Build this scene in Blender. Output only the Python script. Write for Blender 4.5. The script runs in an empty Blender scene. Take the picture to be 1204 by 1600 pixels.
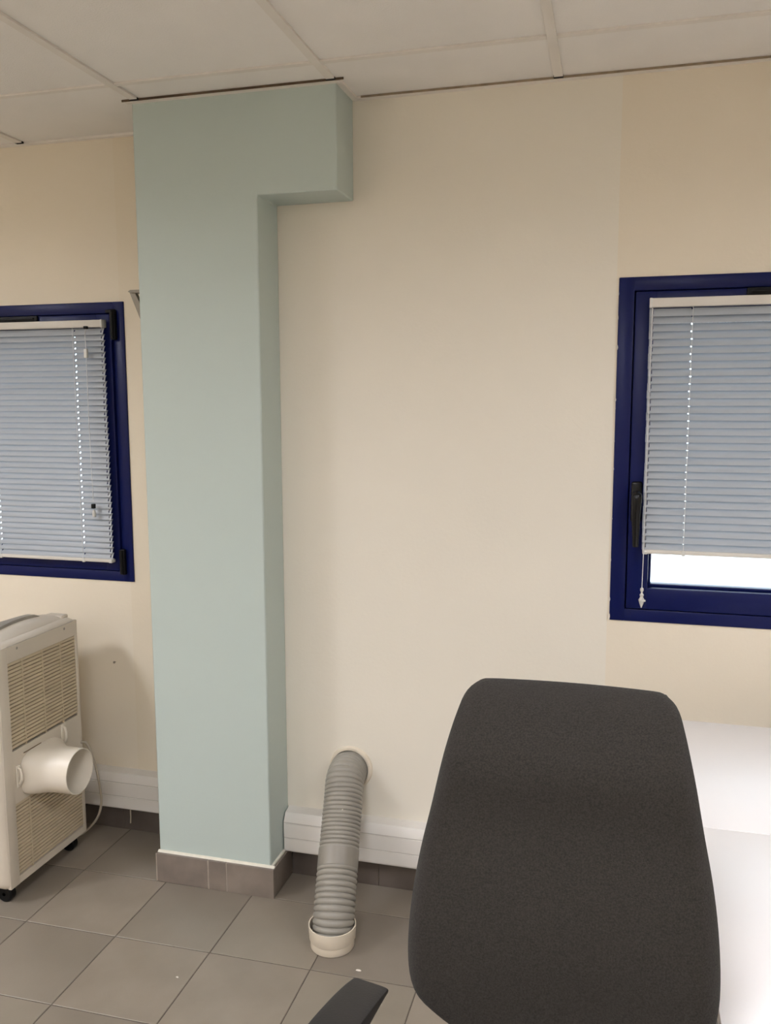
import bpy, bmesh, math, random
from mathutils import Vector, Matrix
random.seed(7)
sc = bpy.context.scene
C = sc.collection
PI = math.pi

# ------------------------------------------------------------------ camera
HC = 1.5587
FPX, PITCH, YAW, ROLL = 1372.4, math.radians(7.316), math.radians(15.367), math.radians(-0.179)
fwd = Vector((-math.sin(YAW) * math.cos(PITCH), math.cos(YAW) * math.cos(PITCH), -math.sin(PITCH)))
rgt = Vector((math.cos(YAW), math.sin(YAW), 0))
upv = rgt.cross(fwd)
r2 = math.cos(ROLL) * rgt + math.sin(ROLL) * upv
u2 = -math.sin(ROLL) * rgt + math.cos(ROLL) * upv
cd = bpy.data.cameras.new('camera')
cd.sensor_fit = 'HORIZONTAL'
cd.sensor_width = 36
cd.lens = FPX * 36 / 1204
cd.clip_start = 0.02
cam = bpy.data.objects.new('camera', cd)
C.objects.link(cam)
m3 = Matrix((r2, u2, -fwd)).transposed()
cam.matrix_world = Matrix.Translation((0, 0, HC)) @ m3.to_4x4()
sc.camera = cam

# ------------------------------------------------------------------ world, exposure, lamps
w = bpy.data.worlds.new('overcast_sky')
sc.world = w
w.use_nodes = True
bg = w.node_tree.nodes['Background']
bg.inputs['Color'].default_value = (0.80, 0.90, 1.0, 1)
bg.inputs['Strength'].default_value = 4.5
sc.view_settings.view_transform = 'Standard'
sc.view_settings.look = 'None'
sc.view_settings.gamma = 1
sc.view_settings.use_curve_mapping = False
sc.view_settings.exposure = 0.0
LAMP = 60.0                       # emission of a lit ceiling diffuser
LAMP_COL = (0.98, 1.0, 1.08)
# x, y of the lit recessed ceiling lights (slots of the ceiling grid), relative power
LIGHTS = [(-2.907, 0.769, 1.0), (-0.507, 0.169, 0.60), (1.293, 0.769, 0.64),
          (-2.907, -1.631, 1.0), (-0.507, -1.631, 1.0), (1.893, -1.631, 0.6)]

# ------------------------------------------------------------------ materials
def s2l(c):
    return tuple(((v / 255) / 12.92 if v / 255 <= .04045 else ((v / 255 + .055) / 1.055) ** 2.4) for v in c)

def mat(name, col, rough=.6, var=.05, scale=8., bump=0., bscale=60., metal=0., spec=.5, col2=None, detail=4., stretch=None, coat=0.):
    m = bpy.data.materials.new(name)
    m.use_nodes = True
    nt = m.node_tree
    b = nt.nodes['Principled BSDF']
    tc = nt.nodes.new('ShaderNodeTexCoord')
    src = tc.outputs['Object']
    if stretch:
        mp = nt.nodes.new('ShaderNodeMapping')
        mp.inputs['Scale'].default_value = stretch
        nt.links.new(src, mp.inputs['Vector'])
        src = mp.outputs['Vector']
    lin = s2l(col)
    if col2 is not None or var > 0:
        nz = nt.nodes.new('ShaderNodeTexNoise')
        nz.inputs['Scale'].default_value = scale
        nz.inputs['Detail'].default_value = detail
        nt.links.new(src, nz.inputs['Vector'])
        rp = nt.nodes.new('ShaderNodeValToRGB')
        rp.color_ramp.elements[0].position = .32
        rp.color_ramp.elements[1].position = .68
        a = [v * (1 - var) for v in lin]
        c2 = s2l(col2) if col2 is not None else [min(1, v * (1 + var)) for v in lin]
        rp.color_ramp.elements[0].color = (*a, 1)
        rp.color_ramp.elements[1].color = (*c2, 1)
        nt.links.new(nz.outputs['Fac'], rp.inputs['Fac'])
        nt.links.new(rp.outputs['Color'], b.inputs['Base Color'])
    else:
        b.inputs['Base Color'].default_value = (*lin, 1)
    b.inputs['Roughness'].default_value = rough
    b.inputs['Metallic'].default_value = metal
    b.inputs['Specular IOR Level'].default_value = spec
    if coat:
        b.inputs['Coat Weight'].default_value = coat
    if bump > 0:
        n2 = nt.nodes.new('ShaderNodeTexNoise')
        n2.inputs['Scale'].default_value = bscale
        n2.inputs['Detail'].default_value = 5
        nt.links.new(src, n2.inputs['Vector'])
        bp = nt.nodes.new('ShaderNodeBump')
        bp.inputs['Strength'].default_value = bump
        bp.inputs['Distance'].default_value = .004
        nt.links.new(n2.outputs['Fac'], bp.inputs['Height'])
        nt.links.new(bp.outputs['Normal'], b.inputs['Normal'])
    return m

def emit(name, col, s):
    m = bpy.data.materials.new(name)
    m.use_nodes = True
    nt = m.node_tree
    nt.nodes.remove(nt.nodes['Principled BSDF'])
    e = nt.nodes.new('ShaderNodeEmission')
    e.inputs['Color'].default_value = (*col, 1)
    e.inputs['Strength'].default_value = s
    nt.links.new(e.outputs[0], nt.nodes['Material Output'].inputs['Surface'])
    return m

def glass(name):
    m = bpy.data.materials.new(name)
    m.use_nodes = True
    nt = m.node_tree
    nt.nodes.remove(nt.nodes['Principled BSDF'])
    t = nt.nodes.new('ShaderNodeBsdfTransparent')
    t.inputs['Color'].default_value = (.95, .98, .98, 1)
    g = nt.nodes.new('ShaderNodeBsdfGlossy')
    g.inputs['Roughness'].default_value = .02
    f = nt.nodes.new('ShaderNodeFresnel')
    f.inputs['IOR'].default_value = 1.45
    mx = nt.nodes.new('ShaderNodeMixShader')
    nt.links.new(f.outputs[0], mx.inputs[0])
    nt.links.new(t.outputs[0], mx.inputs[1])
    nt.links.new(g.outputs[0], mx.inputs[2])
    nt.links.new(mx.outputs[0], nt.nodes['Material Output'].inputs['Surface'])
    return m

M = {
    'cream_mid': mat('cream_paint_pier', (233, 226, 211), .6, .015, 1.5, .12, 90),
    'cream_right': mat('cream_paint_window_side', (233, 222, 202), .6, .02, 1.5, .12, 90),
    'cream_left': mat('cream_paint_corner', (231, 219, 197), .6, .02, 1.5, .12, 90),
    'mint': mat('mint_green_paint', (188, 200, 194), .45, .012, 1.2, .08, 70),
    'panel': mat('mineral_ceiling_panel', (241, 237, 231), .9, .03, 3, .25, 220),
    'tbar': mat('painted_ceiling_grid', (233, 227, 218), .55, .04, 6),
    'gap': mat('shade_gap_brown', (92, 76, 58), .9, .3, 25),  # brown that paints in the shaded gap beside the ceiling trim
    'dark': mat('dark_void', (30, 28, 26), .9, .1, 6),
    'tile': mat('grey_brown_floor_tile', (132, 122, 109), .42, .10, 3.2, .10, 120, col2=(142, 132, 118), detail=8),
    'grout': mat('floor_grout', (92, 83, 73), .9, .25, 30),
    'gap_light': mat('shade_gap_pale', (150, 134, 112), .9, .2, 25),
    'skirt_shaded': mat('shaded_skirting_tile', (86, 77, 70), .5, .12, 9, .1, 80, col2=(98, 88, 80)),  # grey tile, colour darkened for the shade under the trunking
    'skirt': mat('skirting_tile', (118, 107, 98), .5, .12, 9, .1, 80, col2=(138, 126, 115)),
    'grout_w': mat('white_joint_filler', (225, 219, 204), .8, .06, 30),
    'grout_s': mat('pale_skirting_joint', (160, 148, 135), .8, .1, 30),
    'trunk': mat('white_pvc_trunking', (226, 221, 213), .4, .02, 4),
    'trunk_line': mat('trunking_groove', (200, 194, 185), .6, .05, 9),
    'blue': mat('dark_blue_lacquer', (12, 22, 76), .34, .10, 3, spec=.2),
    'black': mat('black_plastic', (13, 13, 14), .42, .1, 12, spec=.2),
    'handle': mat('black_metal_handle', (13, 13, 14), .25, .1, 12, spec=.3),
    'slat': mat('aluminium_slat_lacquer', (166, 171, 177), .42, .015, 5),
    'rail': mat('white_blind_rail', (214, 208, 198), .4, .02, 6),
    'cord': mat('white_cord', (214, 214, 212), .8, .05, 40),
    'clear': mat('milky_plastic', (214, 212, 205), .25, .05, 30),
    'pane': glass('window_glass'),
    'ac': mat('yellowed_white_plastic', (208, 197, 180), .42, .03, 5, .05, 120),
    'ac_grille': mat('beige_grille_plastic', (196, 179, 150), .5, .04, 14),
    'ac_dark': mat('grille_depth', (120, 102, 78), .8, .1, 20),
    'ac_top': mat('grey_control_panel', (150, 144, 134), .35, .08, 10),
    'ac_noz': mat('ivory_duct_plastic', (226, 217, 201), .35, .03, 6),
    'cable': mat('grey_cable', (176, 166, 148), .5, .05, 20),
    'hose': mat('grey_pvc_hose', (150, 145, 135), .38, .06, 12),
    'hose_cuff': mat('grey_hose_cuff', (138, 132, 122), .42, .06, 12),
    'collar': mat('cream_plastic_collar', (226, 214, 194), .4, .03, 9),
    'fabric': mat('charcoal_fabric', (44, 40, 37), .95, .16, 420, .5, 900, spec=.15, col2=(57, 53, 48)),
    'shell': mat('black_chair_plastic', (36, 34, 33), .5, .1, 12, .1, 300),
    'chrome': mat('steel_tube', (190, 190, 190), .25, .03, 5, metal=1.),
    'desk': mat('white_melamine', (246, 241, 238), .35, .012, 2.5),
    'desk_edge': mat('white_edge_band', (228, 224, 218), .45, .02, 4),
    'desk_leg': mat('grey_steel_leg', (150, 150, 150), .45, .03, 5),
    'steel': mat('dull_grey_bracket', (140, 131, 116), .45, .06, 15),
    'chip': mat('plaster_chip', (226, 219, 206), .9, .05, 30),
    'lamp_frame': mat('white_lamp_frame', (226, 222, 214), .4, .02, 5),
    'ground': mat('pale_concrete_yard', (232, 230, 226), .9, .04, .6),
    'outer': mat('outer_render', (215, 210, 200), .9, .04, 1),
}

for nm in ('fabric',):
    bsdf = M[nm].node_tree.nodes['Principled BSDF']
    bsdf.inputs['Sheen Weight'].default_value = .06
    bsdf.inputs['Sheen Roughness'].default_value = .5

# ------------------------------------------------------------------ mesh helpers
class MB:
    def __init__(s):
        s.v = []; s.f = []; s.sm = []
    def add(s, vs, fs, smooth=False):
        o = len(s.v)
        s.v += [tuple(x) for x in vs]
        for f in fs:
            s.f.append(tuple(i + o for i in f)); s.sm.append(smooth)
        return s
    def box(s, x0, x1, y0, y1, z0, z1):
        return s.add([(x0, y0, z0), (x1, y0, z0), (x1, y1, z0), (x0, y1, z0), (x0, y0, z1), (x1, y0, z1), (x1, y1, z1), (x0, y1, z1)],
                     [(0, 3, 2, 1), (4, 5, 6, 7), (0, 1, 5, 4), (1, 2, 6, 5), (2, 3, 7, 6), (3, 0, 4, 7)])
    def rbox(s, x0, x1, y0, y1, z0, z1, r=.005, seg=2, smooth=True):
        bm = bmesh.new()
        bmesh.ops.create_cube(bm, size=1)
        for v in bm.verts:
            v.co = Vector(((x0 + x1) / 2 + v.co.x * (x1 - x0), (y0 + y1) / 2 + v.co.y * (y1 - y0), (z0 + z1) / 2 + v.co.z * (z1 - z0)))
        bmesh.ops.bevel(bm, geom=list(bm.edges), offset=r, segments=seg, profile=.5, affect='EDGES')
        bm.verts.index_update()
        vs = [v.co[:] for v in bm.verts]; fs = [[v.index for v in f.verts] for f in bm.faces]
        bm.free()
        return s.add(vs, fs, smooth)
    def tube(s, pts, r, n=10, caps=True, smooth=True, up=None):
        """round tube through pts; r a number or a list"""
        pts = [Vector(p) for p in pts]
        rs = r if isinstance(r, (list, tuple)) else [r] * len(pts)
        vs = []; fs = []
        nrm = None
        for i, p in enumerate(pts):
            t = (pts[min(i + 1, len(pts) - 1)] - pts[max(i - 1, 0)])
            if t.length < 1e-9: t = Vector((0, 0, 1))
            t.normalize()
            if nrm is None:
                ref = Vector(up) if up else (Vector((1, 0, 0)) if abs(t.x) < .9 else Vector((0, 1, 0)))
                nrm = (ref - t * ref.dot(t)).normalized()
            else:
                nrm = (nrm - t * nrm.dot(t)).normalized()
            bi = t.cross(nrm)
            for k in range(n):
                a = 2 * PI * k / n
                vs.append(p + (nrm * math.cos(a) + bi * math.sin(a)) * rs[i])
        for i in range(len(pts) - 1):
            for k in range(n):
                fs.append((i * n + k, i * n + (k + 1) % n, (i + 1) * n + (k + 1) % n, (i + 1) * n + k))
        if caps:
            fs.append(tuple(range(n - 1, -1, -1)))
            fs.append(tuple((len(pts) - 1) * n + k for k in range(n)))
        return s.add(vs, fs, smooth)
    def lathe(s, prof, c=(0, 0, 0), n=32, axis='z', smooth=True):
        """prof: list of (radius, height)"""
        vs = []; fs = []
        for (r, h) in prof:
            for k in range(n):
                a = 2 * PI * k / n
                u, v = r * math.cos(a), r * math.sin(a)
                if axis == 'z': p = (c[0] + u, c[1] + v, c[2] + h)
                elif axis == 'y': p = (c[0] + u, c[1] + h, c[2] + v)
                else: p = (c[0] + h, c[1] + u, c[2] + v)
                vs.append(p)
        for i in range(len(prof) - 1):
            for k in range(n):
                fs.append((i * n + k, i * n + (k + 1) % n, (i + 1) * n + (k + 1) % n, (i + 1) * n + k))
        return s.add(vs, fs, smooth)
    def rings(s, rings, closed=True, cap0=True, cap1=True, smooth=True):
        n = len(rings[0]); vs = [p for r in rings for p in r]; fs = []
        for i in range(len(rings) - 1):
            for k in range(n if closed else n - 1):
                fs.append((i * n + k, i * n + (k + 1) % n, (i + 1) * n + (k + 1) % n, (i + 1) * n + k))
        if cap0: fs.append(tuple(range(n - 1, -1, -1)))
        if cap1: fs.append(tuple((len(rings) - 1) * n + k for k in range(n)))
        return s.add(vs, fs, smooth)
    def prism(s, poly, axis, a, b, smooth=False):
        """poly of 2D points swept along an axis from a to b"""
        def P(u, v, t):
            return {'x': (t, u, v), 'y': (u, t, v), 'z': (u, v, t)}[axis]
        return s.rings([[P(u, v, a) for u, v in poly], [P(u, v, b) for u, v in poly]], smooth=smooth)
    def mesh(s, name, m, off=(0, 0, 0)):
        me = bpy.data.meshes.new(name)
        me.from_pydata([(x - off[0], y - off[1], z - off[2]) for x, y, z in s.v], [], s.f)
        me.polygons.foreach_set('use_smooth', s.sm)
        bm = bmesh.new(); bm.from_mesh(me)
        bmesh.ops.recalc_face_normals(bm, faces=bm.faces)
        bm.to_mesh(me); bm.free()
        try: me.set_sharp_from_angle(angle=math.radians(38))
        except Exception: pass
        me.materials.append(m if not isinstance(m, str) else M[m])
        return me
    def build(s, name, m, parent=None):
        off = world_loc(parent) if parent else (0, 0, 0)
        o = bpy.data.objects.new(name, s.mesh(name, m, off))
        C.objects.link(o)
        if parent: o.parent = parent
        return o
    def build_at(s, name, m, base):
        """a mesh that is a thing itself, with its origin at base"""
        o = bpy.data.objects.new(name, s.mesh(name, m, base))
        o.location = base
        C.objects.link(o)
        return o

def world_loc(o):
    v = Vector((0, 0, 0))
    while o:
        v += o.location; o = o.parent
    return v

def inst(src, parent, loc):
    o = bpy.data.objects.new(src.name.split('.')[0], src.data)
    C.objects.link(o); o.parent = parent
    o.location = Vector(loc)
    return o

def tag(o, label, cat, group=None, kind=None):
    o['label'] = label; o['category'] = cat
    if group: o['group'] = group
    if kind: o['kind'] = kind
    return o

def thing(name, loc, label, cat, group=None, kind=None):
    o = bpy.data.objects.new(name, None)
    o.empty_display_size = .05
    C.objects.link(o); o.location = loc
    return tag(o, label, cat, group, kind)

def bez(p0, p1, p2, p3, n):
    p0, p1, p2, p3 = map(Vector, (p0, p1, p2, p3))
    return [(1 - t) ** 3 * p0 + 3 * t * (1 - t) ** 2 * p1 + 3 * t * t * (1 - t) * p2 + t ** 3 * p3 for t in [i / n for i in range(n + 1)]]

def spline(pts, n):
    """Catmull-Rom through pts"""
    P = [Vector(p) for p in pts]
    P = [P[0] * 2 - P[1]] + P + [P[-1] * 2 - P[-2]]
    out = []
    for i in range(1, len(P) - 2):
        for k in range(n):
            t = k / n
            a, b, c, d = P[i - 1], P[i], P[i + 1], P[i + 2]
            out.append(.5 * ((2 * b) + (c - a) * t + (2 * a - 5 * b + 4 * c - d) * t * t + (3 * b - a - 3 * c + d) * t ** 3))
    out.append(P[-2])
    return out

# ------------------------------------------------------------------ dimensions
YR, YL, YC = 2.567, 2.693, 2.4135         # wall right of column, wall left of it, column front
ZC = 2.4205                                # face of the ceiling grid
ZP = ZC + .006                             # underside of the ceiling panels, top of the walls
XW, XE, YS = -3.80, 2.60, -3.20            # room sides
CX0, CX1, BX = -1.431, -1.041, -0.800      # column left, column right, beam end
ZB = 2.138                                 # underside of the beam
WZ0, WZ1 = .924, 1.889                     # windows
WR0, WR1 = -.035, .965
WL0, WL1 = -2.655, -1.655

# ------------------------------------------------------------------ setting: walls
def wall_with_hole(x0, x1, y0, y1, hx0, hx1):
    b = MB()
    b.box(x0, x1, y0, y1, 0, WZ0); b.box(x0, x1, y0, y1, WZ1, ZP)
    b.box(x0, hx0, y0, y1, WZ0, WZ1); b.box(hx1, x1, y0, y1, WZ0, WZ1)
    return b
SEAM_R, SEAM_L = -.0412, -1.672
o = wall_with_hole(SEAM_R, XE, YR, YR + .25, WR0, WR1).build('wall_back', 'cream_right')
tag(o, 'cream painted wall around the blue window above the white desk', 'wall', kind='structure')
o = MB().box(CX0, SEAM_R, YR, YR + .25, 0, ZP).build('wall_middle', 'cream_mid')
tag(o, 'paler cream wall section between the mint column and the right window', 'wall', kind='structure')
o = wall_with_hole(XW, SEAM_L, YL, YL + .25, WL0, -1.6721).build('wall_left_bay', 'cream_right')
o = MB()
o.box(XW, SEAM_L, YL, YL + .25, 0, WZ0); o.box(XW, SEAM_L, YL, YL + .25, WZ1, ZP); o.box(XW, WL0, YL, YL + .25, WZ0, WZ1)
bpy.data.objects.remove(bpy.data.objects['wall_left_bay'])
wl = o.build('wall_left_bay', 'cream_right')
tag(wl, 'cream wall around the blue window behind the air conditioner', 'wall', kind='structure')
o = MB()
o.box(SEAM_L, CX0, YL, YL + .25, 0, WZ0); o.box(SEAM_L, CX0, YL, YL + .25, WZ1, ZP); o.box(WL1, CX0, YL, YL + .25, WZ0, WZ1)
wc = o.build('wall_corner_strip', 'cream_left')
tag(wc, 'narrow cream wall strip between left window and mint column', 'wall', kind='structure')
o = MB().box(XW - .2, XW, YS - .2, YL + .25, 0, ZP).build('wall_left', 'cream_right')
tag(o, 'plain cream side wall left of the room, out of view', 'wall', kind='structure')
o = MB().box(XE, XE + .2, YS - .2, YL + .25, 0, ZP).build('wall_right', 'cream_right')
tag(o, 'plain cream side wall right of the room, out of view', 'wall', kind='structure')
o = MB().box(XW, XE, YS - .2, YS, 0, ZP).build('wall_front', 'cream_right')
tag(o, 'plain cream wall behind the viewpoint, out of view', 'wall', kind='structure')

# column with its beam stub
poly = [(CX0, 0), (CX1, 0), (CX1, ZB), (BX, ZB), (BX, ZP), (CX0, ZP)]
bmx = bmesh.new()
col = MB()
col.prism(poly, 'y', YC, YR)
col.box(CX0, CX0 + .02, YR, YL, 0, ZP)
column = col.build('wall_column', 'mint')
tag(column, 'mint green square column with a short beam stub at the ceiling', 'column', kind='structure')
bv = column.modifiers.new('soft_edges', 'BEVEL'); bv.width = .004; bv.segments = 2; bv.limit_method = 'ANGLE'

# ------------------------------------------------------------------ setting: floor
FR, FS = .010, .3019
FO = Vector((-1.3, 2.4, 0))
floor = MB().box(XW - .2, XE + .2, YS - .2, YL + .25, -.12, -.0015).build('floor', 'grout')
tag(floor, 'grey brown square tiled floor with thin joints', 'floor', kind='structure')
fx0, fy0 = -1.4045, 2.4012                 # one joint crossing, in the turned grid
def fpt(i, j):                             # centre of a tile in the room
    dx = fx0 + 1.3 + (i + .5) * FS; dy = fy0 - 2.4 + (j - .5) * FS
    return Vector((FO.x + dx * math.cos(FR) - dy * math.sin(FR), FO.y + dx * math.sin(FR) + dy * math.cos(FR), 0))
h = FS / 2 - .0017
tb = MB()
tb.add([(-h, -h, -.008), (h, -h, -.008), (h, h, -.008), (-h, h, -.008), (-h, -h, -.0008), (h, -h, -.0008), (h, h, -.0008), (-h, h, -.0008),
        (-h + .001, -h + .001, 0), (h - .001, -h + .001, 0), (h - .001, h - .001, 0), (-h + .001, h - .001, 0)],
       [(0, 3, 2, 1), (0, 1, 5, 4), (1, 2, 6, 5), (2, 3, 7, 6), (3, 0, 4, 7), (4, 5, 9, 8), (5, 6, 10, 9), (6, 7, 11, 10), (7, 4, 8, 11), (8, 9, 10, 11)])
# four tile meshes with slightly different tones
tile_me = []
for k, c in enumerate([(131, 121, 108), (136, 126, 112), (127, 117, 105), (139, 128, 114)]):
    mm = mat('floor_tile_tone', c, .40, .07, 3.2 + k, .06, 120, col2=tuple(v + 7 for v in c), detail=9)
    tile_me.append(tb.mesh('tile', mm))
rest = MB()
for i in range(-9, 15):
    for j in range(-19, 3):
        c = fpt(i, j)
        if not (XW - .1 < c.x < XE + .1 and YS - .1 < c.y < YL + .1): continue
        if -2.35 < c.x < .75 and 1.0 < c.y:
            t = bpy.data.objects.new('tile', random.choice(tile_me))
            C.objects.link(t); t.parent = floor; t.location = c; t.rotation_euler = (0, 0, FR)
        else:
            cs, sn = math.cos(FR), math.sin(FR)
            rest.add([(c.x + x * cs - y * sn, c.y + x * sn + y * cs, z) for x, y, z in tb.v], tb.f)
ro = rest.build('tile_field', 'tile', floor)
ro['kind'] = 'stuff'

# ------------------------------------------------------------------ setting: ceiling
ceil = MB()
ceil.box(XW - .3, XE + .3, YS - .3, YL + .3, 2.62, 2.70)
ceil.box(XW - .3, XW - .2, YS - .3, YL + .3, ZP, 2.62); ceil.box(XE + .2, XE + .3, YS - .3, YL + .3, ZP, 2.62)
ceil.box(XW - .2, XE + .2, YS - .3, YS - .2, ZP, 2.62); ceil.box(XW - .2, XE + .2, YL + .25, YL + .3, ZP, 2.62)
ceil.box(SEAM_R, XE + .2, YR + .25, YL + .25, ZP, 2.62)
ceiling = ceil.build('ceiling', 'dark')
tag(ceiling, 'suspended ceiling of square off white panels in a metal grid', 'ceiling', kind='structure')
CX, CY, CT, CSH = -.207, 2.2692, .6, -.0152
def cxp(k, y): return CX + k * CT + CSH * (y - 2.4)
g = .004
def quad_panel(y0, y1):
    dy = y1 - y0
    def xx(y): return CSH * (y - y0)
    b = MB()
    pts = [(g + xx(y0), g), (CT - g + xx(y0), g), (CT - g + xx(y1), dy - g), (g + xx(y1), dy - g)]
    b.rings([[(x, y, 0) for x, y in pts], [(x, y, .014) for x, y in pts]], smooth=False)
    return b
panel_me = quad_panel(0, .6).mesh('ceiling_panel', 'panel')
lit = {}
for (lx, ly, lp) in LIGHTS:
    lit[(round((lx - .3 - CX) / CT), round((CY - ly - .3) / CT))] = lp
rows = [(CY + .0 - CT * r, r) for r in range(-1, 9)]
for (ytop, r) in rows:                     # row r covers ytop-.6 .. ytop, r=-1 is the cut row at the wall
    y1 = ytop; y0 = ytop - CT
    if y1 < YS - .1: continue
    for k in range(-6, 5):
        if (k, r) in lit: continue
        p = bpy.data.objects.new('ceiling_panel', panel_me)
        C.objects.link(p); p.parent = ceiling
        p.location = (cxp(k, y0), y0, ZP)
# main runners (into the room) and cross bars, each a bar of its own
for k in range(-6, 6):
    yend = (YL if cxp(k, 2.5) < CX0 - .01 else (YC if cxp(k, 2.5) < BX + .02 else YR)) - .024
    xa, xb = cxp(k, YS), cxp(k, yend)
    b = MB(); hw = .012
    b.rings([[(xa - hw, YS, ZC), (xa + hw, YS, ZC), (xb + hw, yend, ZC), (xb - hw, yend, ZC)],
             [(xa - hw, YS, ZP - .0005), (xa + hw, YS, ZP - .0005), (xb + hw, yend, ZP - .0005), (xb - hw, yend, ZP - .0005)]], smooth=False)
    b.build('grid_runner', 'tbar', ceiling)
crossme = MB().box(.0125, CT - .0125, -.009, .009, 0, ZP - ZC - .0008).mesh('grid_cross_bar', 'tbar')
for r in range(0, 9):
    for k in range(-6, 5):
        y = CY - CT * r
        if y < YS: continue
        c = bpy.data.objects.new('grid_cross_bar', crossme)
        C.objects.link(c); c.parent = ceiling
        c.location = (cxp(k, y), y, ZC + .0004)
# edge trims under the panels
def trim(name, x0, x1, y0, y1, label):
    o = MB().box(x0, x1, y0, y1, ZC - .002, ZP - .0006).build(name, 'tbar')
    tag(o, label, 'trim', kind='structure'); return o
trim('trim_1', BX + .0185, XE, YR - .018, YR, 'thin white ceiling edge angle above the right wall')
trim('trim_2', CX0 - .012, BX + .018, YC - .018, YC, 'thin white ceiling edge angle along the front of mint beam')
trim('trim_3', BX, BX + .018, YC + .0005, YR, 'thin white ceiling edge angle at the end of mint beam')
trim('trim_4', XW, CX0, YL - .018, YL, 'thin white ceiling edge angle above the left window wall')
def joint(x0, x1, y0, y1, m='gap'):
    return MB().box(x0, x1, y0, y1, ZC - .0005, ZP - .0007).build('shade_gap_strip', m, ceiling)  # strip painted in for the shade line between panels and edge trim
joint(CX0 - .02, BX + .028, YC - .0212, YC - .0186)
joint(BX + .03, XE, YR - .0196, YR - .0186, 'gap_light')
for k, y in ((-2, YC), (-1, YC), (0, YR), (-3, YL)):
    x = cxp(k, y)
    MB().box(x - .013, x + .013, y - .032, y - .0225 if y == YC else y - .021, ZC - .0008, ZP - .0007).build('bar_end_shade', 'dark', ceiling)  # dark block standing in for the shade inside the bar end opening

# ------------------------------------------------------------------ recessed ceiling lights (out of the frame)
for n, (lx, ly, lp) in enumerate(LIGHTS):
    k = round((lx - .3 - CX) / CT); r = round((CY - ly - .3) / CT)
    y0 = CY - CT * (r + 1); x0 = cxp(k, y0 + .3)
    t = thing('ceiling_light', (x0 + .3, y0 + .3, ZP),
              ['square recessed ceiling light nearest the left window', 'square recessed ceiling light above the viewpoint', 'square recessed ceiling light right of the desk',
               'square recessed ceiling light in the rear left of the room', 'square recessed ceiling light behind the viewpoint', 'square recessed ceiling light in the rear right of the room'][n],
              'ceiling light', 'recessed ceiling lights')
    a, b_ = .024, .576
    f = MB()
    f.box(x0 + .016, x0 + .584, y0 + .016, y0 + .05, ZP - .004, ZP + .068); f.box(x0 + .016, x0 + .584, y0 + .55, y0 + .584, ZP - .004, ZP + .068)
    f.box(x0 + .016, x0 + .05, y0 + .05, y0 + .55, ZP - .004, ZP + .068); f.box(x0 + .55, x0 + .584, y0 + .05, y0 + .55, ZP - .004, ZP + .068)
    f.build('lamp_frame', 'lamp_frame', t)
    MB().box(x0 + .05, x0 + .55, y0 + .05, y0 + .55, ZP + .060, ZP + .065).build('diffuser', emit('lit_diffuser', LAMP_COL, LAMP * lp), t)
    MB().box(x0 + .05, x0 + .55, y0 + .05, y0 + .55, ZP + .067, ZP + .09).build('housing', 'lamp_frame', t)

# ------------------------------------------------------------------ outside
o = MB().box(-14, 14, 2.95, 30, -.4, -.3).build('ground', 'ground')
tag(o, 'pale bright yard seen through the gap under the right blind', 'ground', kind='structure')

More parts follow.
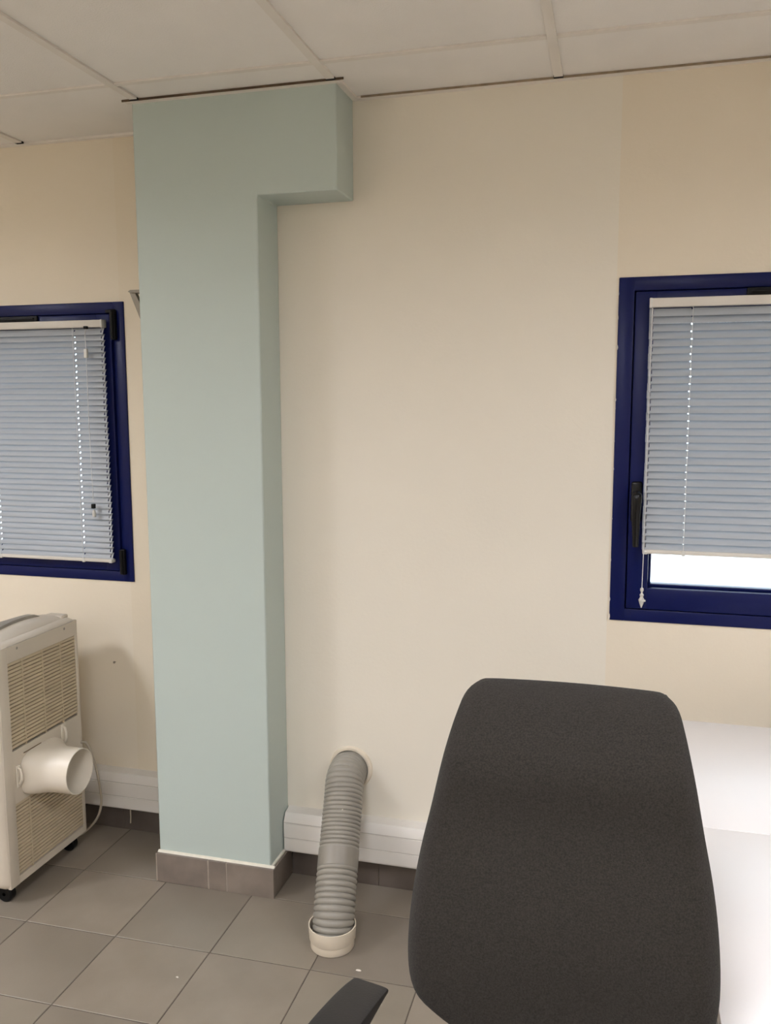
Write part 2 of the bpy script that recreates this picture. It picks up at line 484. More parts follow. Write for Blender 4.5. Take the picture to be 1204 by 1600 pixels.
# ------------------------------------------------------------------ windows
def frame_rect(b, x0, x1, z0, z1, wl_, wr_, wb, wt, y0, y1, r=.003):
    b.rbox(x0, x0 + wl_, y0, y1, z0, z1, r); b.rbox(x1 - wr_, x1, y0, y1, z0, z1, r)
    b.rbox(x0 + wl_ - r, x1 - wr_ + r, y0 + .0003, y1, z0, z0 + wb, r); b.rbox(x0 + wl_ - r, x1 - wr_ + r, y0 + .0003, y1, z1 - wt, z1, r)
    return b
def window(name, x0, x1, yw, label, handle_side):
    t = thing(name, ((x0 + x1) / 2, yw, WZ0), label, 'window', kind='structure')
    b = MB()
    frame_rect(b, x0, x1, WZ0, WZ1, .0425, .0425, .036, .038, yw - .006, yw + .10)
    frame_rect(b, x0, x1, WZ0, WZ1, .068, .068, .062, .064, yw + .0605, yw + .12)
    b.build('frame', 'blue', t)
    # sash, a little proud of the frame with a fine rebate around it
    s = MB()
    sx0, sx1, sz0, sz1 = x0 + .045, x1 - .045, WZ0 + .0385, WZ1 - .0405
    frame_rect(s, sx0, sx1, sz0, sz1, .058, .058, .062, .062, yw - .0125, yw + .06, .004)
    sash = s.build('sash', 'blue', t)
    bd = MB()
    frame_rect(bd, sx0 + .058, sx1 - .058, sz0 + .062, sz1 - .062, .008, .008, .008, .008, yw + .012, yw + .045, .002)
    bd.build('glazing_bead', 'blue', sash)
    MB().box(sx0 + .060, sx1 - .060, yw + .024, yw + .030, sz0 + .064, sz1 - .064).build('pane', 'pane', sash)
    # trickle vent, dark strip at the top
    v = MB()
    cx = (x0 + x1) / 2; hl = .172
    v.rbox(cx - hl, cx + hl, yw - .022, yw - .0128, WZ1 - .060, WZ1 - .040, .003)
    v.rbox(cx - hl + .012, cx + hl - .012, yw - .027, yw - .022, WZ1 - .054, WZ1 - .046, .002)
    v.build('ventilator', 'black', t)
    # hinges
    hx = x1 - .032 if handle_side < 0 else x0 + .032
    for (za, zb) in ((WZ1 - .128, WZ1 - .026), (WZ0 + .027, WZ0 + .118)):
        hb = MB()
        hb.rbox(hx - .011, hx + .008, yw - .024, yw - .0065, za, zb, .004)
        hb.tube([(hx - .002, yw - .024, za + .004), (hx - .002, yw - .024, zb - .004)], .007, 10)
        if zb > 1.5:
            hb.rbox(hx - .03, hx - .008, yw - .0175, yw - .013, zb - .012, zb - .001, .002)
        hb.build('hinge', 'black', t)
    # handle
    hx = sx0 + .020 if handle_side < 0 else sx1 - .020
    hd = MB()
    hd.rbox(hx - .015, hx + .015, yw - .0225, yw - .0128, 1.215, 1.328, .006, 3)
    ho = hd.build('handle', 'handle', t)
    lv = MB()
    lv.tube([(hx, yw - .022, 1.285), (hx, yw - .045, 1.283)], .0125, 14)
    pth = spline([(hx, yw - .046, 1.302), (hx, yw - .052, 1.284), (hx - .001, yw - .053, 1.25), (hx, yw - .050, 1.20), (hx + .001, yw - .047, 1.148)], 5)
    n = len(pth)
    lv.tube(pth, [.006 + .0085 * math.sin(PI * min(1, (i + 1) / 5) / 2) - .0065 * max(0, (i - 6) / (n - 6)) for i in range(n)], 12)
    lv.build('lever', 'handle', ho)
    return t
window('window_1', WL0, WL1, YL, 'dark blue window with closed blind left of the mint column', -1)
window('window_2', WR0, WR1, YR, 'dark blue window with blind above the white desk', -1)

# ------------------------------------------------------------------ venetian blinds
def blind(x0, x1, yw, ztop, zbot, label, tilt, ladders, hole_row):
    t = thing('venetian_blind', ((x0 + x1) / 2, yw - .035, zbot), label, 'blind', 'venetian blinds on the windows')
    yc = yw - .037
    hr = MB(); hr.rbox(x0, x1, yc - .013, yc + .013, ztop - .024, ztop, .002)
    head = hr.build('headrail', 'rail', t)
    for xe in (x0 - .0015, x1 - .0065):
        MB().rbox(xe, xe + .008, yc - .014, yc + .014, ztop - .0255, ztop + .001, .002).build('end_cap', 'clear' , head)
    pitch = .0195
    z = ztop - .024 - .0135
    n = int((z - zbot - .010) / pitch)
    pitch = (z - zbot - .012) / n
    # slat cross section: arc of 25 mm, tilted; holes at ladders and near both ends
    W_ = .0125
    rows_ = []
    for j in range(5):
        u = -W_ + 2 * W_ * j / 4
        c = .0022 * (1 - (u / W_) ** 2)
        a = tilt
        # u<0 is the room side edge and hangs low; the bulge faces the room
        rows_.append((u * math.cos(a) - c * math.sin(a), u * math.sin(a) + c * math.cos(a)))
    xs = [x0, x0 + .006, x0 + .0105]
    holes = [1]
    for l in sorted(ladders):
        xs += [l - .0022, l + .0022]; holes.append(len(xs) - 2)
    xs += [x1 - .0105, x1 - .006, x1]; holes.append(len(xs) - 3)
    sl = MB()
    cx = world_loc(t).x
    for i in range(len(xs) - 1):
        vs = []
        for xx in (xs[i], xs[i + 1]):
            vs += [(xx - cx, a, b) for a, b in rows_]
        fs = [(j, j + 1, j + 6, j + 5) for j in range(4) if not (i in holes and j in ((1, 2) if i in (holes[0], holes[-1]) else (hole_row,)))]
        sl.add(vs, fs, True)
    me = sl.mesh('slat', 'slat')
    for i in range(n + 1):
        o_ = bpy.data.objects.new('slat', me)
        C.objects.link(o_); o_.parent = t
        o_.location = (random.uniform(-.0008, .0008), yc - world_loc(t).y, z - i * pitch - zbot)
        o_.rotation_euler = (random.gauss(0, .025), 0, 0)
    br = MB(); br.rbox(x0 + .002, x1 - .002, yc - .0115, yc + .0115, zbot - .010, zbot + .002, .003)
    rail = br.build('bottom_rail', 'rail', t)
    for l in ladders:
        for dy in (-.0135,):
            MB().tube([(l, yc + dy, ztop - .024), (l, yc + dy, zbot - .006)], .0007, 6).build('ladder_cord', 'cord', t)
        MB().rbox(l - .005, l + .005, yc - .013, yc - .004, zbot - .0125, zbot + .003, .002).build('cord_clip', 'clear', rail)
    for xe in (x0 + .008, x1 - .008):
        MB().tube([(xe, yc, ztop - .024), (xe, yc, zbot - .004)], .0007, 6).build('guide_wire', 'cord', t)
        MB().rbox(xe - .006, xe + .008, yc - .012, yc + .014, zbot - .012, zbot + .001, .003).build('guide_clip', 'clear', rail)
    return t, yc
TILT = math.radians(62)
bl, ycl = blind(-2.60, -1.712, YL, 1.8265, 1.008, 'closed pale grey venetian blind of the left window, reaching the sill', TILT, [-1.825, -2.165, -2.49], 2)
br_, ycr = blind(.048, .882, YR, 1.826, 1.139, 'pale grey venetian blind of the right window, ending above the sill', math.radians(58), [.158, .465, .77], 3)
# left blind: tilt cord with connector and pull
yy = ycl - .022
cl = MB().tube([(-1.772, ycl - .015, 1.797), (-1.771, yy, 1.78), (-1.769, yy, 1.728), (-1.771, yy, 1.50), (-1.768, yy, 1.213)], .0011, 6).build('pull_cord', 'cord', bl)
MB().rbox(-1.777, -1.763, ycl - .022, ycl - .012, 1.796, 1.806, .002).build('cord_lock', 'black', bl)
MB().rbox(-1.776, -1.763, yy - .006, yy + .005, 1.70, 1.731, .003).build('connector', 'clear', cl)
MB().rbox(-1.774, -1.762, yy - .006, yy + .006, 1.188, 1.204, .002).build('cord_pull', 'black', cl)
MB().lathe([(.001, .0), (.006, .001), (.0065, .012), (.004, .024), (.001, .026)], (-1.7665, yy, 1.158), 10).build('tassel', 'clear', cl)
# right blind: pull cord at the left end, hanging below the rail
cr = MB().tube([(.054, ycr - .015, 1.80), (.053, ycr - .016, 1.60), (.053, ycr - .016, 1.14), (.052, ycr - .017, 1.03)], .0011, 6).build('pull_cord', 'cord', br_)
MB().lathe([(.001, .026), (.0045, .024), (.005, .018), (.0025, .013), (.0025, .010), (.006, .006), (.0045, .0), (.001, -.004)], (.052, ycr - .017, 1.008), 10).build('connector', 'clear', cr)
tsl = MB()
tsl.lathe([(.001, .012), (.004, .011), (.0085, .003), (.006, -.006), (.001, -.020)], (.052, ycr - .017, .996), 8)
tsl.rbox(.054, .063, ycr - .020, ycr - .016, .994, 1.000, .0015)
tsl.build('tassel', 'clear', cr)

# ------------------------------------------------------------------ cable trunking
def trunking(x0, x1, yw, label, name):
    t = thing(name, ((x0 + x1) / 2, yw, .10), label, 'trunking')
    prof = [(yw, .098), (yw - .048, .098), (yw - .052, .102), (yw - .052, .200), (yw - .036, .226), (yw, .232)]
    MB().prism(prof, 'x', x0, x1).build('trunking_base', 'trunk', t)
    # clip-on covers stand 2 mm proud with grooves between
    for za, zb in ((.106, .146), (.1485, .196)):
        MB().rbox(x0 + .001, x1 - .001, yw - .0545, yw - .0515, za, zb, .001, 1).build('cover_strip', 'trunk', t)
    MB().box(x0 + .001, x1 - .001, yw - .0530, yw - .0515, .1462, .1483).build('groove', 'trunk_line', t)
    MB().box(x0 + .001, x1 - .001, yw - .0528, yw - .0515, .1965, .1995).build('groove', 'trunk_line', t)
    return t
tr = trunking(CX1 + .004, XE, YR, 'white plastic cable trunking on the wall right of the column, behind the hose', 'cable_trunking')
tl = trunking(XW, CX0, YL, 'white plastic cable trunking on the wall between air conditioner and column', 'cable_trunking')
MB().tube([(-1.683, YL - .045, .10), (-1.682, YL - .046, .07), (-1.684, YL - .046, .046)], .0022, 8).build('cable_stub', 'cable', tl)

# ------------------------------------------------------------------ tile skirtings
def skirting(name, segs, label, m='skirt_shaded'):
    """segs: list of boxes (x0,x1,y0,y1) at z 0..h"""
    t = thing(name, ((segs[0][0] + segs[0][1]) / 2, segs[0][2], 0), label, 'skirting', kind='structure')
    for (x0, x1, y0, y1) in segs:
        MB().rbox(x0, x1, y0, y1, 0, .0975, .0012, 1, False).build('tile', m, t)
        MB().box(x0 - .0024, x0 - .0001, y0 + .002, y1, 0, .096).build('joint', 'grout', t)
    return t
ys = YC - .0155
k1 = skirting('baseboard_column', [(CX0 - .004, -1.2545, ys, YC), (-1.2495, -1.1895, ys, YC), (-1.1865, CX1 + .0145, ys, YC)],
              'dark grey tile skirting around the foot of the mint column', 'skirt')
MB().rbox(CX1, CX1 + .0145, YC + .001, YR - .012, 0, .0975, .0012, 1, False).build('tile', 'skirt', k1)
MB().box(-1.2545, -1.2495, ys + .0003, YC, 0, .096).build('joint', 'grout_s', k1)
MB().box(-1.1895, -1.1865, ys + .0003, YC, 0, .096).build('joint', 'grout_s', k1)
fl = MB()
fl.prism([(YC - .0085, .0976), (YC, .0976), (YC, .1035), (YC - .003, .1035)], 'x', CX0 - .003, CX1 + .014)
fl.box(CX1, CX1 + .008, YC, YR - .012, .0976, .103)
fl.build('filler_bead', 'grout_w', k1)
MB().box(CX0 - .0075, CX0 - .0042, ys + .0015, YC, 0, .096).build('joint', 'grout_s', k1)
segs = []; x = CX1 + .0155
while x < XE:
    x1 = min(x + .298, XE); segs.append((x, x1 - .0025, YR - .010, YR)); x = x1
skirting('baseboard_back', segs, 'grey tile skirting painted darker for the shade under the white trunking right of column')
segs = []; x = CX0 - .0001
while x > XW:
    x1 = max(x - .298, XW); segs.append((x1 + .0025, x, YL - .010, YL)); x = x1
skirting('baseboard_left_bay', segs, 'grey tile skirting painted darker for the shade under the white trunking left of column')

# ------------------------------------------------------------------ portable air conditioner
AX = -1.79
ac = thing('air_conditioner', (AX - .19, 2.34, 0), 'yellowed white portable air conditioner with its back grilles showing, below the left window', 'air conditioner')
ay0, ay1, az0, az1 = 2.132, 2.545, .052, .828
# body shell with a rear face that has two grille openings
def rrect(y0, y1, z0, z1, r, n=5):
    pts = []
    for (cy, cz, a0) in ((y1 - r, z0 + r, -PI / 2), (y1 - r, z1 - r, 0), (y0 + r, z1 - r, PI / 2), (y0 + r, z0 + r, PI)):
        for i in range(n + 1):
            a = a0 + PI / 2 * i / n
            pts.append((cy + r * math.cos(a), cz + r * math.sin(a)))
    return pts
b = MB()
RR = []
def ztop(dx):                              # height of the top at distance dx behind the rear face
    return az1 - max(0, dx - .10) * .32
for (dx, ins, r) in ((.40, .02, .035), (.385, .006, .035), (.36, 0, .03), (.25, 0, .03), (.10, 0, .03), (.022, 0, .030), (.010, .004, .028), (.003, .011, .022)):
    RR.append([(AX - dx, y, z) for y, z in rrect(ay0 + ins, ay1 - ins * .6, az0 + ins * .4, ztop(dx) - ins, r)])
b.rings(RR, cap0=True, cap1=False)
b.build('body_shell', 'ac', ac)
# rear panel, plate with openings made of bars
gy0, gy1 = 2.187, 2.524
uz0, uz1, lz0, lz1 = .487, .766, .082, .318
pf0, pf1 = ay0 + .012, ay1 - .006
bp_ = MB()
bp_.rbox(AX - .012, AX, pf0, gy0, az0 + .005, az1 - .010, .0025, 2); bp_.rbox(AX - .012, AX, gy1, pf1, az0 + .005, az1 - .010, .0025, 2)
bp_.box(AX - .012, AX - .0001, gy0 - .003, gy1 + .003, uz1, az1 - .012)
bp_.box(AX - .012, AX - .0001, gy0 - .003, gy1 + .003, lz1, uz0)
bp_.box(AX - .012, AX - .0001, gy0 - .003, gy1 + .003, az0 + .007, lz0)
bp_.build('rear_panel', 'ac', ac)
MB().box(AX - .028, AX - .020, gy0, gy1, uz0, uz1).build('grille_back', 'ac_dark', ac)
MB().box(AX - .028, AX - .020, gy0, gy1, lz0, lz1).build('grille_back', 'ac_dark', ac)
def grille(z0, z1, n):
    p = (z1 - z0) / n
    s = MB()
    # slanted louvre
    s.prism([(0, .0004), (0, .0086), (-.012, .0112), (-.012, .0046)], 'y', -(gy1 - gy0) / 2, (gy1 - gy0) / 2)
    s2 = MB(); s2.add([(y_, x_, z_) for x_, y_, z_ in s.v], s.f)
    # prism axis 'y' gives (u, t, v) = (x offset, along y, z)
    me = s.mesh('louvre', 'ac_grille')
    base = world_loc(ac)
    for i in range(n):
        o_ = bpy.data.objects.new('louvre', me)
        C.objects.link(o_); o_.parent = ac
        o_.location = Vector((AX - .002, (gy0 + gy1) / 2, z0 + i * p + .0015)) - base
grille(uz0 + .006, uz1, 23)
grille(lz0 + .004, lz1, 20)
for f_ in (.20, .49, .765):
    y_ = gy0 + f_ * (gy1 - gy0)
    MB().box(AX - .014, AX - .0012, y_ - .002, y_ + .002, uz0, uz1).build('grille_rib', 'ac_grille', ac)
for f_ in (.20,):
    y_ = gy0 + f_ * (gy1 - gy0)
    MB().box(AX - .014, AX - .0012, y_ - .002, y_ + .002, lz0, lz1).build('grille_rib', 'ac_grille', ac)
for (y_, z_) in ((2.469, .803), (2.232, .803)):
    MB().lathe([(.0005, .0006), (.004, .0006), (.0045, 0)], (AX, y_, z_), 12, 'x').build('screw', 'ac_top', ac)
# arched top with grey control panel
tp = MB(); secs = []
def dome(t_): return math.sin(PI * (.10 + .82 * t_))
for (dx, sc_) in ((.37, .6), (.33, .95), (.20, 1.0), (.10, 1.0), (.066, .92), (.045, .6), (.03, .1)):
    row = []
    for i in range(13):
        t_ = i / 12; y_ = ay0 + .03 + t_ * (ay1 - ay0 - .05)
        row.append((AX - dx, y_, ztop(dx) - .002 + .030 * sc_ * dome(t_)))
    row += [(AX - dx, ay1 - .02, ztop(dx) - .012), (AX - dx, ay0 + .03, ztop(dx) - .012)]
    secs.append(row)
tp.rings(secs).build('top_cover', 'ac', ac)
cp = MB(); secs = []
for dx in (.30, .20, .10, .075):
    row = []
    for i in range(11):
        t_ = .04 + .74 * i / 10; y_ = ay0 + .03 + t_ * (ay1 - ay0 - .05)
        row.append((AX - dx, y_, ztop(dx) + .0008 + .030 * dome(t_) + (.0045 if 0 < i < 10 else -.003)))
    row += [(AX - dx, row[-1][1], ztop(dx)), (AX - dx, row[0][1], ztop(dx))]
    secs.append(row)
cp.rings(secs).build('control_panel', 'ac_top', ac)
MB().rbox(AX - .10, AX - .03, ay1 - .045, ay1 - .008, az1 - .006, az1 + .009, .006, 3).build('handle_lip', 'ac', ac)
# exhaust duct adaptor: flat oval foot to round mouth
nz = MB()
ncy, ncz, nr = 2.305, .392, .072
rg = []
N = 40
def nozzle_ring(t, grow=0.):
    ring = []
    for k in range(N):
        a = 2 * PI * k / N
        ca, sa = math.cos(a), math.sin(a)
        e = .55
        by = ncy + .012 + .102 * abs(ca) ** e * (1 if ca >= 0 else -1)
        bz = ncz + .072 * abs(sa) ** e * (1 if sa >= 0 else -1)
        cy_ = ncy + (nr + grow) * ca; cz_ = ncz + (nr + grow) * sa
        s_ = t * t * (3 - 2 * t)
        ring.append((by * (1 - s_) + cy_ * s_, bz * (1 - s_) + cz_ * s_))
    return ring
for (xo, t) in ((0, 0), (.006, 0.0), (.014, .12), (.03, .35), (.055, .68), (.08, .90), (.105, 1), (.150, 1)):
    rg.append([(AX + xo, y, z) for y, z in nozzle_ring(t)])
rg.append([(AX + .150, y, z) for y, z in nozzle_ring(1, -.003)])
rg.append([(AX + .100, y, z) for y, z in nozzle_ring(1, -.004)])
rg.append([(AX + .02, y, z) for y, z in nozzle_ring(1, -.016)])
nz.rings(rg, cap0=False, cap1=True)
noz = nz.build('exhaust_duct', 'ac_noz', ac)
for (y_, z_) in ((2.203, .404), (2.432, .452)):
    c_ = MB()
    c_.tube([(AX + .0005, y_, z_ + .026), (AX + .012, y_ - .002, z_ + .023), (AX + .017, y_ - .004, z_ + .006), (AX + .017, y_ - .004, z_ - .008), (AX + .010, y_ - .002, z_ - .024), (AX + .0005, y_, z_ - .028)], .0045, 8)
    c_.rbox(AX, AX + .004, y_ - .009, y_ + .012, z_ - .036, z_ + .034, .0015)
    c_.build('latch', 'ac_noz', noz)
MB().box(AX, AX + .0012, 2.235, 2.32, .4635, .4665).build('duct_seam', 'ac_dark', noz)
# castors
for xx in (AX - .045, AX - .34):
    for y_ in (ay0 + .045, ay1 - .045):
        w_ = MB()
        w_.lathe([(.006, -.014), (.022, -.014), (.0265, -.010), (.0265, .010), (.022, .014), (.006, .014)], (xx, y_, .0265), 18, 'y')
        w_.rbox(xx - .014, xx + .014, y_ - .018, y_ + .018, .046, .0535, .003)
        w_.build('castor', 'black', ac)
cb = spline([(AX - .001, 2.528, .386), (AX + .012, 2.545, .375), (AX + .02, 2.572, .30), (AX + .028, 2.588, .19), (AX + .024, 2.595, .13), (AX + .004, 2.595, .075), (AX - .035, 2.59, .03), (AX - .07, 2.585, .008), (AX - .15, 2.58, .005)], 8)
MB().tube(cb, .0042, 8).build('power_cable', 'cable', ac)

# ------------------------------------------------------------------ exhaust hose from the wall to the floor
HX = -.827
hose = thing('exhaust_hose', (-.775, 2.222, 0), 'grey ribbed hose running from a wall hole to the floor right of the column', 'hose')
path = spline([(HX, 2.60, .381), (HX, 2.548, .381), (HX + .004, 2.503, .370), (-.815, 2.462, .330), (-.806, 2.408, .262), (-.795, 2.346, .190), (-.784, 2.290, .128), (-.777, 2.252, .080), (-.774, 2.234, .040), (-.774, 2.228, .010)], 60)
# arc length
S_ = [0]
for i in range(1, len(path)): S_.append(S_[-1] + (path[i] - path[i - 1]).length)
tot = S_[-1]
def at(s):
    for i in range(1, len(S_)):
        if S_[i] >= s:
            t = (s - S_[i - 1]) / max(1e-9, S_[i] - S_[i - 1]); return path[i - 1].lerp(path[i], t)
    return path[-1]
def ribbed(sa, sb, pitch, r, amp):
    pts = []; rs = []
    n = max(1, round((sb - sa) / pitch)); st = 8
    for i in range(n * st + 1):
        s = sa + (sb - sa) * i / (n * st)
        ph = (i % st) / st
        # rounded ribs with narrow grooves
        w_ = abs(math.sin(PI * ph)) ** .55
        pts.append(at(s)); rs.append(r - amp + amp * w_)
    return MB().tube(pts, rs, 40, caps=False)
R0 = .0605
sm0, sm1 = tot * .560, tot * .640
ribbed(.0, sm0, .0125, R0, .0045).build('ribbed_tube', 'hose', hose)
MB().tube([at(sm0 - .004 + (sm1 - sm0 + .008) * i / 10) for i in range(11)], R0 + .0004, 40, caps=False).build('smooth_cuff', 'hose_cuff', hose)
ribbed(sm1, tot, .0150, R0 + .0005, .0055).build('ribbed_tube', 'hose', hose)
MB().rbox(-.7965, -.7925, 2.388, 2.392, .3235, .3325, .0015).build('paint_dab', 'chip', hose)
# collar on the floor
cx_, cy_ = -.774, 2.226
MB().lathe([(.054, .001), (.0615, .001), (.0630, .003), (.0635, .0255), (.0655, .0262), (.0665, .0275), (.0685, .066), (.0685, .0675), (.0655, .0675), (.064, .035), (.054, .03), (.054, .001)], (cx_, cy_, 0), 48).build('floor_collar', 'collar', hose)
MB().lathe([(.0600, -.004), (.0605, -.0085), (.067, -.0085), (.070, -.006), (.0715, 0)], (HX + .005, YR, .387), 40, 'y').build('wall_ring', 'collar', hose)

# ------------------------------------------------------------------ desks
DZ = .720
def desk(name, x0, x1, y0, y1, label):
    t = thing(name, ((x0 + x1) / 2, (y0 + y1) / 2, 0), label, 'desk', 'white office desks')
    MB().rbox(x0, x1, y0, y1, DZ - .025, DZ, .0018, 2).build('desktop', 'desk', t)
    for xx in (x0 + .07, x1 - .07):
        for y_ in (y0 + .06, y1 - .06):
            MB().rbox(xx - .025, xx + .025, y_ - .025, y_ + .025, 0, DZ - .025, .004).build('leg', 'desk_leg', t)
    MB().box(x0 + .095, x1 - .095, y0 + .045, y0 + .075, DZ - .085, DZ - .0255).build('rail', 'desk_leg', t)
    MB().box(x0 + .095, x1 - .095, y1 - .075, y1 - .045, DZ - .085, DZ - .0255).build('rail', 'desk_leg', t)
    return t
desk('office_desk', .146, 1.55, 1.7475, 2.348, 'white topped desk nearest the wall, under the right window')
desk('office_desk', .146, 1.55, 1.146, 1.7460, 'white topped desk beside the black chair, in front of the other desk')

# ------------------------------------------------------------------ office chair
CXc = -.0700
chair = thing('office_chair', (CXc, .98, 0), 'black fabric office chair turned to the viewer, in front of the white desks', 'office chair')
def yb(z): return 1.10 + .2 * (z - .65)
# backrest outline: height -> half width
prof = [(.680, .105), (.685, .125), (.695, .150), (.710, .172), (.73, .194), (.756, .2045), (.80, .2085), (.86, .2055), (.92, .1975), (.985, .1845), (1.042, .1735), (1.086, .1635), (1.108, .1575), (1.120, .1535), (1.1285, .1480), (1.1345, .1395), (1.1385, .128), (1.140, .112)]
NZ, NX = 56, 44
def hw(z):
    for i in range(len(prof) - 1):
        if prof[i][0] <= z <= prof[i + 1][0]:
            t = (z - prof[i][0]) / (prof[i + 1][0] - prof[i][0])
            p0 = prof[max(0, i - 1)]; p1 = prof[i]; p2 = prof[i + 1]; p3 = prof[min(len(prof) - 1, i + 2)]
            m1 = (p2[1] - p0[1]) / (p2[0] - p0[0] + 1e-9) * (p2[0] - p1[0]); m2 = (p3[1] - p1[1]) / (p3[0] - p1[0] + 1e-9) * (p2[0] - p1[0])
            if i == 0: m1 = p2[1] - p1[1]
            if i == len(prof) - 2: m2 = p2[1] - p1[1]
            return (2 * t ** 3 - 3 * t * t + 1) * p1[1] + (t ** 3 - 2 * t * t + t) * m1 + (-2 * t ** 3 + 3 * t * t) * p2[1] + (t ** 3 - t * t) * m2
    return prof[-1][1]
def backrest(front, thick, name, m, shrink=0., ylow=0.):
    """pillow of thickness `thick`; domed edges, lumbar bulge on the sitter's side"""
    b = MB(); vs = []; fs = []
    z0, z1 = prof[0][0] + shrink, prof[-1][0] - shrink
    def col_(i): return z0 + (z1 - z0) * (.5 - .5 * math.cos(PI * i / NZ))
    for side in (-1, 1):
        for i in range(NZ + 1):
            z = col_(i); hwz = max(.01, hw(z) - shrink)
            ez = min((z - z0), (z1 - z)) 
            for j in range(NX + 1):
                u = -math.cos(PI * j / NX)
                x = CXc + u * hwz
                d = min((1 - abs(u)) * hwz, ez * 1.0)
                rad = .030
                k = 1 if d >= rad else math.sqrt(max(0, 1 - (1 - d / rad) ** 2))
                lum = .032 * math.exp(-((z - .84) / .14) ** 2) if side < 0 else 0
                wrap = -.028 * (u * hwz / .21) ** 2           # sides come forward
                top = .060 * max(0, (z - 1.05) / .09) ** 2      # top rolls back
                if side < 0: lum += .018 * math.exp(-((z - 1.045) / .05) ** 2)
                yc_ = yb(z) + wrap + top + .03 + ylow
                off = side * thick / 2 * k
                vs.append((x, yc_ + off - lum * k * (1 - .6 * u * u), z))
    n = (NZ + 1) * (NX + 1)
    for s_ in (0, 1):
        for i in range(NZ):
            for j in range(NX):
                a = s_ * n + i * (NX + 1) + j
                fs.append((a, a + 1, a + NX + 2, a + NX + 1))
    # rim joins the two skins
    rim = [i * (NX + 1) for i in range(NZ + 1)] + [NZ * (NX + 1) + j for j in range(1, NX + 1)] + [i * (NX + 1) + NX for i in range(NZ - 1, -1, -1)] + [j for j in range(NX - 1, 0, -1)]
    for q in range(len(rim)):
        a, c = rim[q], rim[(q + 1) % len(rim)]
        fs.append((a, c, c + n, a + n))
    b.add(vs, fs, True)
    o_ = b.build(name, m, chair)
    return o_
backrest(True, .052, 'backrest', 'fabric')
backrest(False, .016, 'back_shell', 'shell', .008, .030)
# seat
st = MB(); rg = []
sx, sy0, sy1, sz = .235, .62, 1.085, .505
def seat_ring(ins, z):
    pts = []
    for k in range(48):
        a = 2 * PI * k / 48
        ca, sa = math.cos(a), math.sin(a); e = .42
        pts.append((CXc + (sx - ins) * abs(ca) ** e * (1 if ca >= 0 else -1), (sy0 + sy1) / 2 + ((sy1 - sy0) / 2 - ins) * abs(sa) ** e * (1 if sa >= 0 else -1), z))
    return pts
for ins, z in ((.03, sz - .075), (.006, sz - .068), (0, sz - .045), (.003, sz - .02), (.015, sz - .006), (.05, sz), (.12, sz - .003)):
    rg.append(seat_ring(ins, z))
st.rings(rg).build('seat', 'fabric', chair)
MB().rings([seat_ring(.012, sz - .095), seat_ring(.012, sz - .076)], smooth=False).build('seat_shell', 'shell', chair)
# back bar joining seat and backrest
MB().tube(spline([(CXc, .90, .395), (CXc, 1.10, .40), (CXc, 1.165, .46), (CXc, 1.178, .60), (CXc, 1.190, .78)], 6), .019, 10).build('back_bar', 'shell', chair)
# arm rests: curved pad on a support
for s_ in (-1, 1):
    def ax(x): return CXc + s_ * (x)
    # path from the rear tip to the front, offset from the chair axis
    P = spline([(.252, 1.086, .7475), (.257, 1.060, .752), (.264, 1.02, .7565), (.274, .96, .760), (.284, .88, .761), (.288, .80, .758), (.284, .73, .748), (.280, .705, .740)], 6)
    pad = MB(); rg = []
    n = len(P)
    for i, p in enumerate(P):
        t = i / (n - 1)
        th = .006 + .026 * min(1, t / .30) ** 1.3
        wv = .0275 + .004 * math.sin(PI * t)
        if t > .93: wv *= .75; th *= .7
        tx = (P[min(i + 1, n - 1)] - P[max(i - 1, 0)]); tx.z = 0; tx.normalize()
        nx = Vector((-tx.y, tx.x, 0))
        ring = []
        for k in range(20):
            a = 2 * PI * k / 20
            ca, sa = math.cos(a), math.sin(a); e = .55
            uu = wv * abs(ca) ** e * (1 if ca >= 0 else -1)
            vv = abs(sa) ** e * (1 if sa >= 0 else -1)
            zz = .004 * vv if vv > 0 else th * vv
            q = p + nx * uu
            ring.append((CXc + s_ * q.x, q.y, q.z + zz))
        rg.append(ring)
    pad.rings(rg).build('arm_pad', 'shell', chair)
    sp = spline([(.278, .90, .735), (.285, .905, .66), (.288, .91, .56), (.275, .91, .46), (.23, .91, .418), (.10, .91, .412)], 6)
    MB().tube([(CXc + s_ * p.x, p.y, p.z) for p in sp], .017, 10).build('arm_support', 'shell', chair)
MB().rbox(CXc - .11, CXc + .11, .80, 1.02, .375, .411, .01, 2).build('tilt_mechanism', 'shell', chair)
MB().tube([(CXc, .90, .16), (CXc, .90, .375)], .025, 18).build('gas_lift', 'shell', chair)
MB().lathe([(.001, .075), (.045, .07), (.05, .10), (.036, .165), (.001, .165)], (CXc, .90, 0), 20).build('hub', 'shell', chair)
for k in range(5):
    a = 2 * PI * k / 5 + .3
    ex, ey = CXc + .29 * math.cos(a), .90 + .29 * math.sin(a)
    lg = MB(); lg.tube([(CXc + .03 * math.cos(a), .90 + .03 * math.sin(a), .105), (CXc + .16 * math.cos(a), .90 + .16 * math.sin(a), .098), (ex, ey, .078)], [.026, .022, .015], 10)
    leg = lg.build('base_leg', 'shell', chair)
    c_ = MB()
    px_, py_ = -math.sin(a), math.cos(a)
    for d in (-.014, .014):
        vsx = []
        c0 = Vector((ex + px_ * d, ey + py_ * d, .027))
        c_.tube([c0 - Vector((px_, py_, 0)) * .009, c0 + Vector((px_, py_, 0)) * .009], .027, 18)
    c_.tube([(ex, ey, .03), (ex, ey, .085)], .007, 8)
    c_.build('castor', 'black', leg)

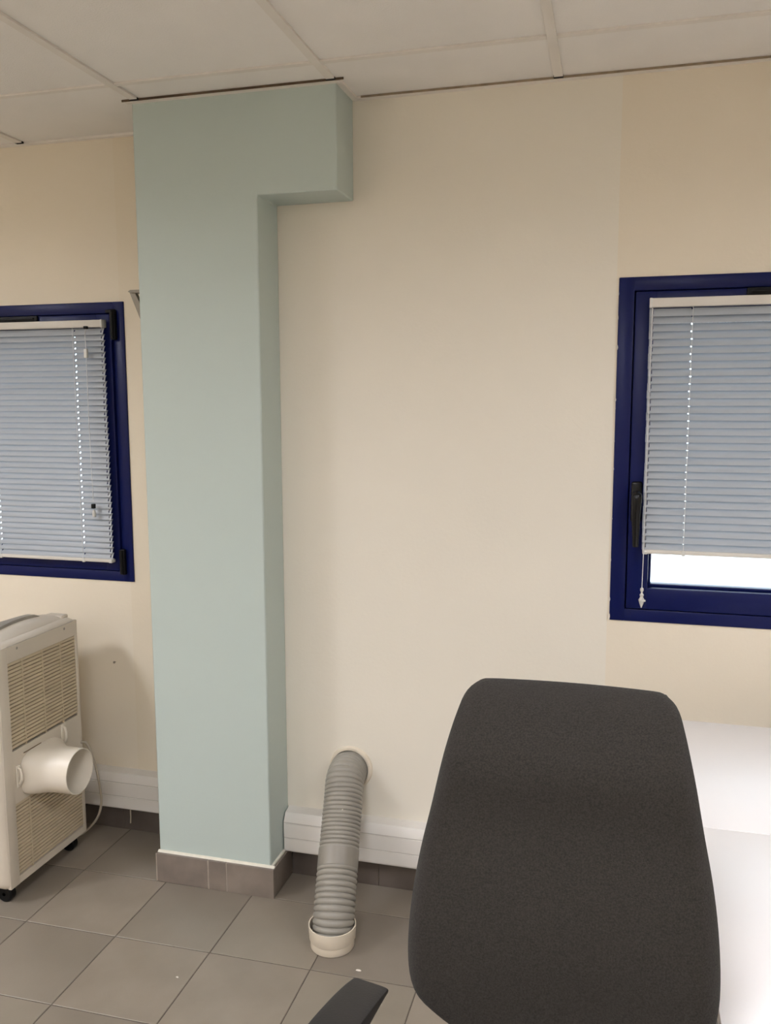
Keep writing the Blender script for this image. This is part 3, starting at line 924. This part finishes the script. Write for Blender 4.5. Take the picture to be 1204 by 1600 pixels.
# ------------------------------------------------------------------ small things
# steel bracket on the hidden side of the column
bk = thing('wall_bracket', (CX0, 2.53, 1.72), 'small grey metal bracket jutting from behind the column above the left window', 'bracket')
MB().prism([(CX0 + .0005, 1.893), (-1.522, 1.893), (-1.530, 1.897), (-1.522, 1.902), (CX0 + .0005, 1.902)], 'y', 2.515, 2.545).build('arm', 'steel', bk)
MB().prism([(-1.529, 1.898), (-1.510, 1.898), (CX0 + .0005, 1.712), (CX0 + .0005, 1.690), (-1.448, 1.700)], 'y', 2.522, 2.538).build('brace', 'steel', bk)
# nail left in the wall
o = MB().lathe([(.0004, -.010), (.004, -.009), (.004, -.007), (.0016, -.006), (.0016, 0)], (-1.747, YL, .627), 10, 'y').build_at('nail', 'steel', (-1.747, YL, .627))
tag(o, 'small nail in the cream wall right of the air conditioner', 'nail')
# paint flaking along the edge of the right window
wm = bpy.data.objects['wall_middle']
for (zz, rr) in ((1.845, .004), (1.78, .005), (1.765, .003), (1.70, .006), (1.555, .0055), (1.53, .004), (1.44, .003), (1.36, .005), (1.22, .004), (1.10, .004), (.985, .006), (.935, .007)):
    b = MB(); n = 7; ra = []; rb = []
    for k in range(n):
        a = 2 * PI * k / n; q = rr * random.uniform(.55, 1.15)
        ra.append((-.036 + q * .55 * math.cos(a), YR - .0062, zz + q * 1.4 * math.sin(a))); rb.append((-.036 + q * .4 * math.cos(a), YR - .0075, zz + q * 1.1 * math.sin(a)))
    b.rings([ra, rb], smooth=False).build('paint_flake', 'chip', wm)
# plaster crumbs on the floor
def crumb(x, y, r, label):
    b = MB(); n = 9; ring = []; ring2 = []
    for k in range(n):
        a = 2 * PI * k / n; rr = r * random.uniform(.6, 1.1)
        ring.append((x + rr * 1.3 * math.cos(a), y + rr * .7 * math.sin(a), 0.0002)); ring2.append((x + rr * .8 * math.cos(a), y + rr * .4 * math.sin(a), r * .5))
    b.rings([ring, ring2], smooth=False)
    tag(b.build_at('plaster_crumb', 'chip', (x, y, 0)), label, 'crumb', 'plaster crumbs on the floor tiles')
CRUMBS = [(-.668, 2.135, .006, 'tiny white plaster crumb on the floor beside the hose collar'),
          (-1.135, 1.98, .004, 'tiny white plaster crumb on the floor tiles in front of the column')]
for c in CRUMBS: crumb(*c)
